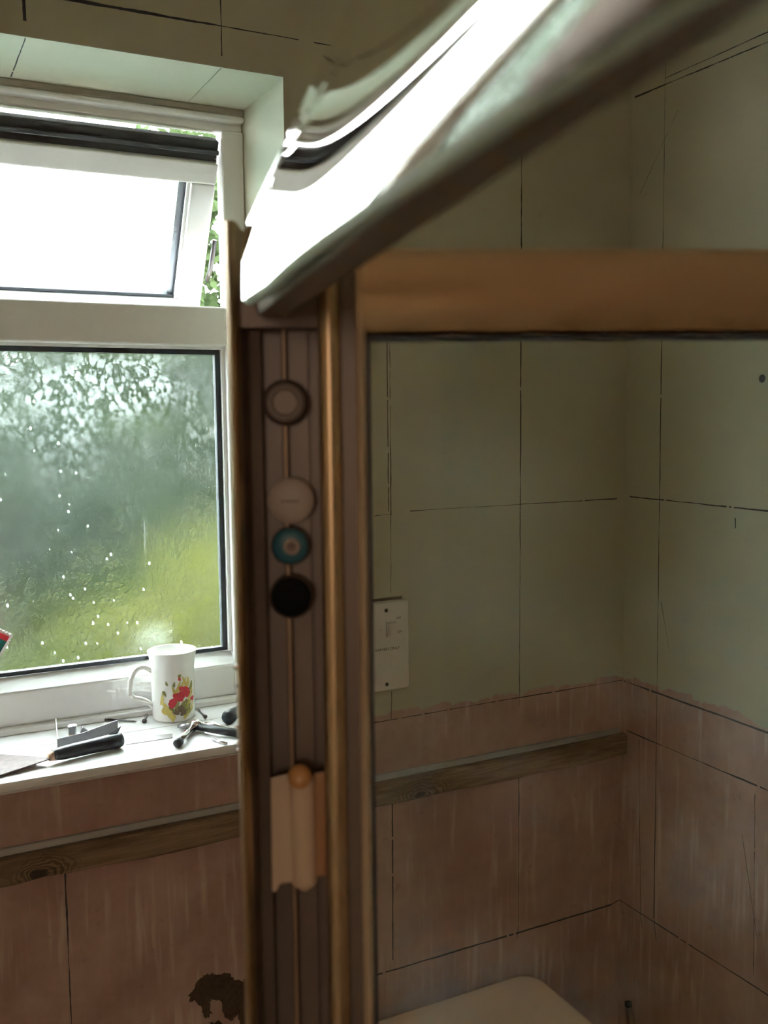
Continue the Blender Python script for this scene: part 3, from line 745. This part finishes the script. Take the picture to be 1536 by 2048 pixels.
# left lip: thin rounded fin
def P2(u, v, base): return base + rgt[:2] * u + fwd[:2] * v
la = col(456); lb = col(478)
wlip = np.linalg.norm(lb - la)
lip = [P2(0, .004, la), P2(wlip * .15, .0012, la), P2(wlip * .5, 0, la), P2(wlip * .85, .0012, la), P2(wlip, .004, la), P2(wlip, .030, la), P2(0, .030, la)]
lo_ = MB(); base_r = [(p[0], p[1], 0) for p in lip]; top_r = [(p[0], p[1], Z_LIP) for p in lip]
lo_.prism(base_r, top_r).build('edge_fin', M_GOLD, shower, auto=.9)
# channel: back plate, flange, ridge, side wall
cA, cB = P2(wlip, .030, la), col(523, .030)
extr([P2(wlip, .010, la), P2(wlip, .040, la), col(524, .040), col(524, .026), col(500, .024)], 0, Z_TOP, 'channel_flange', M_BRONZE, shower)
extr([col(523, .034), col(523, .045), col(640, .045), col(640, .034)], 0, Z_TOP, 'channel_back', M_BRONZE, shower)
extr([col(565, .035), col(564, .026), col(567, .024), col(573, .024), col(576, .026), col(576, .035)], 0, Z_TOP, 'channel_ridge', M_RIDGE, shower)
extr([col(577, .035), col(577, .030), col(617, .030), col(617, .035)], 0, Z_TOP, 'channel_floor', M_BRONZE, shower)
# header piece above the channel
extr([P2(wlip, .010, la), P2(wlip, .045, la), col(640, .045), col(640, .012), col(560, .010)], Z_TOP, Z_TOP + .016, 'channel_header', M_BRONZE, shower)
# right-hand uprights
ua, ub = col(637), col(682); wu = np.linalg.norm(ub - ua)
extr([P2(0, .003, ua), P2(.002, 0.0003, ua), P2(wu * .5, -.0006, ua), P2(wu - .002, .0003, ua), P2(wu, .003, ua), P2(wu, .04, ua), P2(0, .04, ua)], 0, Z_RT - .012, 'upright', M_GOLD, shower, auto=.9)
extr([col(682, .006), col(682, .04), col(716, .04), col(716, .004), col(712, .006)], 0, Z_RT - .006, 'inner_upright', M_BRONZE, shower)
th = math.radians(4.5); pu = rgt[:2] * math.cos(th) + fwd[:2] * math.sin(th); pv = np.array([-pu[1], pu[0]]); pv = pv if np.dot(pv, fwd[:2]) > 0 else -pv
s0 = col(713, .002); s1_ = np.linalg.norm(col(737, .002) - s0)
LEN = .62
def PP(u, v): return s0 + pu * u + pv * v
extr([PP(0, .003), PP(.0015, .0008), PP(s1_ * .5, 0), PP(s1_ - .0015, .0008), PP(s1_, .003), PP(s1_, .022), PP(0, .022)], 0, Z_RT, 'stile', M_GOLDSOFT, shower, auto=.9)
tr = MB()
zc = [(.003, Z_RB), (.0008, Z_RB + .0025), (0, (Z_RB + Z_RT) / 2), (.0008, Z_RT - .0025), (.003, Z_RT), (.022, Z_RT), (.022, Z_RB)]
tr.prism([(*PP(s1_ * .2, v), z) for v, z in zc], [(*PP(LEN, v), z) for v, z in zc])
tr.build('top_rail', M_GOLD, shower, auto=.9)
extr([PP(LEN - .03, .0), PP(LEN, .0), PP(LEN, .022), PP(LEN - .03, .022)], 0, Z_RT, 'stile', M_GOLDSOFT, shower, .001)
MB().prism([(*PP(s1_, .001), .02), (*PP(s1_, .022), .02), (*PP(s1_, .022), .06), (*PP(s1_, .001), .06)], [(*PP(LEN, .001), .02), (*PP(LEN, .022), .02), (*PP(LEN, .022), .06), (*PP(LEN, .001), .06)]).build('bottom_rail', M_GOLD, shower)
gw = .0011
extr([PP(s1_, .002), PP(s1_ + gw, .002), PP(s1_ + gw, .016), PP(s1_, .016)], .06, Z_RB, 'gasket', M_GASKET, shower)
MB().prism([(*PP(s1_, .002), Z_RB - .0016), (*PP(s1_, .016), Z_RB - .0016), (*PP(s1_, .016), Z_RB), (*PP(s1_, .002), Z_RB)], [(*PP(LEN - .03, .002), Z_RB - .0016), (*PP(LEN - .03, .016), Z_RB - .0016), (*PP(LEN - .03, .016), Z_RB), (*PP(LEN - .03, .002), Z_RB)]).build('gasket', M_GASKET, shower)
extr([PP(s1_ + .0004, .008), PP(LEN - .0305, .008), PP(LEN - .0305, .012), PP(s1_ + .0004, .012)], .06, Z_RB - .0008, 'glass_pane', M_CLEAR, shower)

# round caps seated in the channel
toc = -fwd
def cap_at(px, py, rpx, nm, mat, lab, dome=.0012, rim=None):
    dv = .022; q = near((px, py), DEP + dv); r = rpx / F * (DEP + dv)
    o = MB().lathe([(0, -.008), (r * .9, -.008), (r, -.006), (r, -.0008), (r * .92, .0), (r * .55, dome * .6), (0, dome)], q, toc, 40).build(nm, mat, shower, auto=.9)
    o['label'] = lab
    if rim: MB().lathe([(r * 1.0, -.006), (r * 1.10, -.006), (r * 1.10, -.0012), (r * 1.04, -.0004), (r * 1.0, -.001)], q, toc, 40).build('cap_rim', rim, o, auto=.9)
    return o, q, r
o, q, r = cap_at(570, 805, 42, 'round_cap', M_CAPG, 'dull brown round cap, uppermost in the channel', -.001, M_BRONZE)
MB().lathe([(0, -.001), (r * .66, -.001), (r * .70, .0004), (r * .76, .0004), (r * .80, -.0006)], q, toc, 36).build('cap_ring', M_BRONZE, o, auto=.9)
o, q, r = cap_at(581, 1002, 47, 'round_cap', M_CAPW, 'off-white round cap with a short line of dark print')
for i, wch in enumerate((.9, .7, 1, .8, 1, .6)):
    c_ = q + toc * .0014 + rgt * (r * .34 * (i - 2.5) / 2.5)
    hw = r * .045 * wch; hh_ = r * .035
    MB().prism([c_ + rgt * a + np.array([0, 0, b]) for a, b in ((-hw, -hh_), (hw, -hh_), (hw, hh_), (-hw, hh_))], [c_ + toc * .0002 + rgt * a + np.array([0, 0, b]) for a, b in ((-hw, -hh_), (hw, -hh_), (hw, hh_), (-hw, hh_))]).build('print_mark', M_INK, o)
o, q, r = cap_at(580, 1093, 36, 'round_cap', M_CAPB, 'teal blue round cap with a pale centre ring', .001, M_BRONZE)
MB().lathe([(r * .22, 0), (r * .22, .0018), (r * .30, .0024), (r * .44, .0020), (r * .48, .0004)], q + rgt * r * .12, toc, 30).build('centre_ring', M_CAPW, o, auto=.9)
MB().lathe([(0, 0), (r * .23, 0), (r * .23, .0012), (0, .0010)], q + rgt * r * .12, toc, 24).build('centre_pin', M_CAPG, o, auto=.9)
o, q, r = cap_at(582, 1195, 41, 'round_cap', M_MATT, 'matt black round cap, lowest in the channel', .0006, M_BRONZE)

# cream clip lower down the channel
def fp(px, py, dv): return near((px, py), DEP + dv)
cl = MB()
q = lambda px, py, dv: fp(px, py, dv)
clip = MB().prism([q(541, 1556, .0205), q(588, 1545, .0205), q(590, 1764, .0205), q(562, 1768, .0205), q(553, 1784, .0205), q(544, 1784, .0205)], [q(541, 1556, .034), q(588, 1545, .034), q(590, 1764, .034), q(562, 1768, .034), q(553, 1784, .034), q(544, 1784, .034)]).build('clip', M_CREAM, shower, bevel=.0006)
clip['label'] = 'cream plastic clip with rounded barrel low in the channel'
rs_ = []
for t in np.linspace(0, 1, 15):
    py = 1538 + (1782 - 1538) * t; pxc = 602 + 8 * t
    k_ = min(1, math.sqrt(max(0, 1 - max(0, 1 - t / .07) ** 2)) if t < .07 else (math.sqrt(max(0, 1 - ((t - .93) / .07) ** 2)) if t > .93 else 1)); k_ = max(k_, .25)
    c_ = q(pxc, py, .0220); rr_ = 29 / F * DEP * k_
    rs_.append([c_ + rgt * rr_ * math.cos(a) + toc * rr_ * .75 * math.sin(a) for a in np.linspace(0, 2 * math.pi, 24, endpoint=False)])
MB().rings(rs_).build('clip_barrel', M_CREAM, clip, auto=1.2)
MB().prism([q(628, 1546, .0185), q(650, 1543, .0185), q(653, 1752, .0185), q(632, 1754, .0185)], [q(628, 1546, .034), q(648, 1543, .034), q(651, 1752, .034), q(632, 1754, .034)]).build('clip_cheek', M_AMBER2, clip, bevel=.0005)
MB().lathe([(0, 0), (.0042, 0), (.0048, .0018), (.0042, .0034), (.0022, .0044), (0, .0046)], q(600, 1554, .0185), toc * .9 + np.array([0, 0, .42]), 26).build('clip_stud', M_AMBER, clip, True)
# chrome beads added to stand in for glints on the fin
for py, rr_ in ((1333, 8), (1371, 5), (1452, 8), (1487, 8), (1500, 6)):
    c_ = near((474 + (py - 1333) * .02, py), DEP + .001); R0 = rr_ / F * DEP
    MB().lathe([(0, -R0), (R0 * .7, -R0 * .7), (R0, 0), (R0 * .7, R0 * .7), (0, R0)], c_, (0, 0, 1), 16).build('glint_bead', M_CHROME, shower, True)

# ------------------------------------------------------------------ polished mirror strip running from the post over the camera
P0 = at_depth((482, 622), .35); ed = np.array([-.0598, -.2652, 0]); EL = np.linalg.norm(ed); ed /= EL
nr_ = np.array([-ed[1], ed[0], 0]); nr_ = nr_ if nr_[0] > 0 else -nr_
mp = thing('mirror_panel', 'tall mirror strip edged in green glass, slanting overhead from the gold post', 'mirror')
def bend(t, h):
    """sideways bow of the thin strip: gently twisted along its length, rolled back towards its near end"""
    a = 2.826 + 40.15 * max(0.0, .2659 - t)
    x = t - .473; w = .08
    r = x if x > w else ((x + w) ** 2 / (4 * w) if x > -w else 0.0)
    a = math.radians(max(-28.0, min(14.0, a - 34.51 * r)))
    hh = h - .008
    q = hh * hh / 2 if abs(hh) < .025 else .025 * abs(hh) - .025 ** 2 / 2
    return (h - .0217) * math.tan(a) + 50.4 * min(r, .55) * q
HH = .12; NTt, NH = 110, 60
def surf(t, h):
    return P0 + ed * (t * EL) + np.array([0, 0, h]) + nr_ * bend(t, h)
def seen(W):
    v = ROT.T @ (W - CAM); return 768 + F * v[0] / -v[2], 1024 - F * v[1] / -v[2]
def tmin(h):
    lo, hi = -.25, .75                       # the far edge leans away above the fin, as a raked cut
    for _ in range(30):
        m_ = (lo + hi) / 2; x_, y_ = seen(surf(m_, h))
        e_ = 485 + max(0.0, 440 - y_) * .461 + min(13.0, max(0.0, 440 - y_) * .2)
        if x_ < e_: lo = m_
        else: hi = m_
    return (lo + hi) / 2
TMIN = [tmin(HH * j / NH) for j in range(NH + 1)]
front = []; back = []
TH = .005
for i in range(NTt + 1):
    for j in range(NH + 1):
        h = HH * j / NH; t0_ = TMIN[j]; t = t0_ + (1.28 - t0_) * i / NTt
        s_ = surf(t, h); front.append(s_); back.append(s_ + nr_ * TH)
N1 = NH + 1; fs = []
for i in range(NTt):
    for j in range(NH): fs.append((i*N1+j, (i+1)*N1+j, (i+1)*N1+j+1, i*N1+j+1))
mm = MB(); mm.add(front, fs)
mo = mm.build('mirror_face', M_MIRROR, mp, True)
bb = MB(); n_ = len(front)
bb.add(back, fs)
# rounded green glass edges: bottom and far end
edge = [i*N1 for i in range(NTt + 1)]
bb2 = MB(); bb3 = MB()
for seq in (edge, [j for j in range(N1)]):
    vs = []; fq = []
    for kx, i in enumerate(seq):
        f_, b_ = np.array(front[i]), np.array(back[i])
        outw = np.array([0, 0, -1.0]) if seq is edge else -ed * .25
        vs += [f_, f_ * .8 + b_ * .2 + outw * .0012, f_ * .5 + b_ * .5 + outw * .0018, f_ * .2 + b_ * .8 + outw * .0012, b_]
    for kx in range(len(seq) - 1):
        for c_ in range(4): fq.append((kx*5+c_, (kx+1)*5+c_, (kx+1)*5+c_+1, kx*5+c_+1))
    (bb2 if seq is edge else bb3).add(vs, fq)
bb.build('mirror_back', M_BRONZE2, mp, True)
bb2.build('glass_edge', M_GLASSEDGE, mp, True)
bb3.build('end_edge', M_EDGE, mp, True)
rl = MB(); ru0, ru1 = TH + .0002, .0175
rp = [(ru0, .0005), (ru0 + .001, -.0012), (ru1 - .0015, -.0012), (ru1, .0005), (ru1, .020), (ru0, .020)]
a_ = P0 - ed * .002; b_ = P0 + ed * EL * 1.28
rl.prism([a_ + nr_ * u + np.array([0, 0, z]) for u, z in rp], [b_ + nr_ * u + np.array([0, 0, z]) for u, z in rp])
rl.build('carrier_rail', M_BRONZE2, mp, auto=.9)

# ------------------------------------------------------------------ garden outside
def foliage(name, mat, centre, size, n, leaf, parent, seed, shell=.35):
    g = np.random.default_rng(seed)
    d = g.normal(size=(n, 3)); d /= np.linalg.norm(d, axis=1)[:, None]
    rad = (1 - shell * g.random(n) ** 1.2)[:, None]
    lump = 1 + .22 * np.sin(d[:, :1] * 5 + seed) * np.cos(d[:, 1:2] * 6 + seed) + .15 * np.sin(d[:, 2:] * 9)
    c = np.array(centre) + d * rad * lump * np.array(size)
    a = g.normal(size=(n, 3)); a /= np.linalg.norm(a, axis=1)[:, None]
    b = np.cross(a, g.normal(size=(n, 3))); b /= np.linalg.norm(b, axis=1)[:, None]
    L = leaf * (.6 + .8 * g.random(n))[:, None]
    v = np.stack([c - a * L, c + b * L * .45, c + a * L, c - b * L * .45], 1).reshape(-1, 3)
    me = bpy.data.meshes.new(name); me.from_pydata(v.tolist(), [], [(4*i, 4*i+1, 4*i+2, 4*i+3) for i in range(n)])
    me.materials.append(mat); o = bpy.data.objects.new(name, me); COL.objects.link(o); o.parent = parent
    o['kind'] = 'stuff'
    return o
lawn = structure(MB().box(-14, 18, .32, 30, -.5, -.4).build('garden_ground', M_LAWN))
def tree(name, lab, pos, h, size, mat, n, leaf, seed, cat='tree'):
    t = thing(name, lab, cat, 'garden greenery beyond the window')
    base = np.array([pos[0], pos[1], -.4])
    MB().tube([base, base + np.array([.05, 0, h * .5]), base + np.array([0, .05, h])], [.10, .08, .05], 10).build('trunk', M_BARK, t, True)
    for k_ in range(3):
        an = k_ * 2.1 + seed; MB().tube([base + np.array([0, 0, h * .7]), base + np.array([math.cos(an) * size[0] * .5, math.sin(an) * size[1] * .5, h + size[2] * .3])], [.04, .015], 8).build('branch', M_BARK, t, True)
    foliage('foliage', mat, base + np.array([0, 0, h]), size, n, leaf, t, seed)
hg = thing('garden_hedge', 'tall dark hedge closing off the garden behind the window', 'hedge')
g_ = np.random.default_rng(21); n = 26000
c = np.stack([g_.uniform(-9, 11, n), 10.6 + .5 * g_.normal(size=n) * .6, -.4 + 3.9 * g_.random(n) ** .8], 1)
c[:, 2] += .35 * np.sin(c[:, 0] * 1.7) * (c[:, 2] > 1.5) + .25 * np.sin(c[:, 0] * 4.1 + 1) * (c[:, 2] > 1.5)
a = g_.normal(size=(n, 3)); a /= np.linalg.norm(a, axis=1)[:, None]
b = np.cross(a, g_.normal(size=(n, 3))); b /= np.linalg.norm(b, axis=1)[:, None]
v = np.stack([c - a * .13, c + b * .06, c + a * .13, c - b * .06], 1).reshape(-1, 3)
me = bpy.data.meshes.new('foliage'); me.from_pydata(v.tolist(), [], [(4*i, 4*i+1, 4*i+2, 4*i+3) for i in range(n)]); me.materials.append(M_LEAF_G)
o = bpy.data.objects.new('foliage', me); COL.objects.link(o); o.parent = hg; o['kind'] = 'stuff'
core = MB()
rr = [[(x, 10.35, -.4), (x, 10.9, -.4), (x, 10.85, 2.75 + .3 * math.sin(x * 1.7)), (x, 10.4, 2.75 + .3 * math.sin(x * 1.7))] for x in np.linspace(-9, 11, 40)]
core.rings(rr); core.build('hedge_core', M_LEAF_D, hg)
for a in (('garden_tree', 'dark leafy tree seen through the gaps around the open sash', (2.5, 8.4), 3.9, (1.6, 1.0, 1.4), M_LEAF_D, 5200, .085, 2),
          ('garden_tree', 'tall dark tree beyond the hedge at the right behind the frame', (6.2, 13.2), 4.2, (2.0, 1.4, 2.6), M_LEAF_D, 7000, .10, 13),
          ('garden_shrub', 'grey-green shrub blurred behind the frosted pane', (-.4, 8.4), 1.3, (1.6, .8, .9), M_LEAF_G, 7000, .07, 3, 'shrub'),
          ('garden_shrub', 'yellow-green shrub low behind the frosted pane', (1.5, 5.6), .5, (1.4, .7, .7), M_LEAF_Y, 7000, .06, 4, 'shrub')):
    tree(*a)
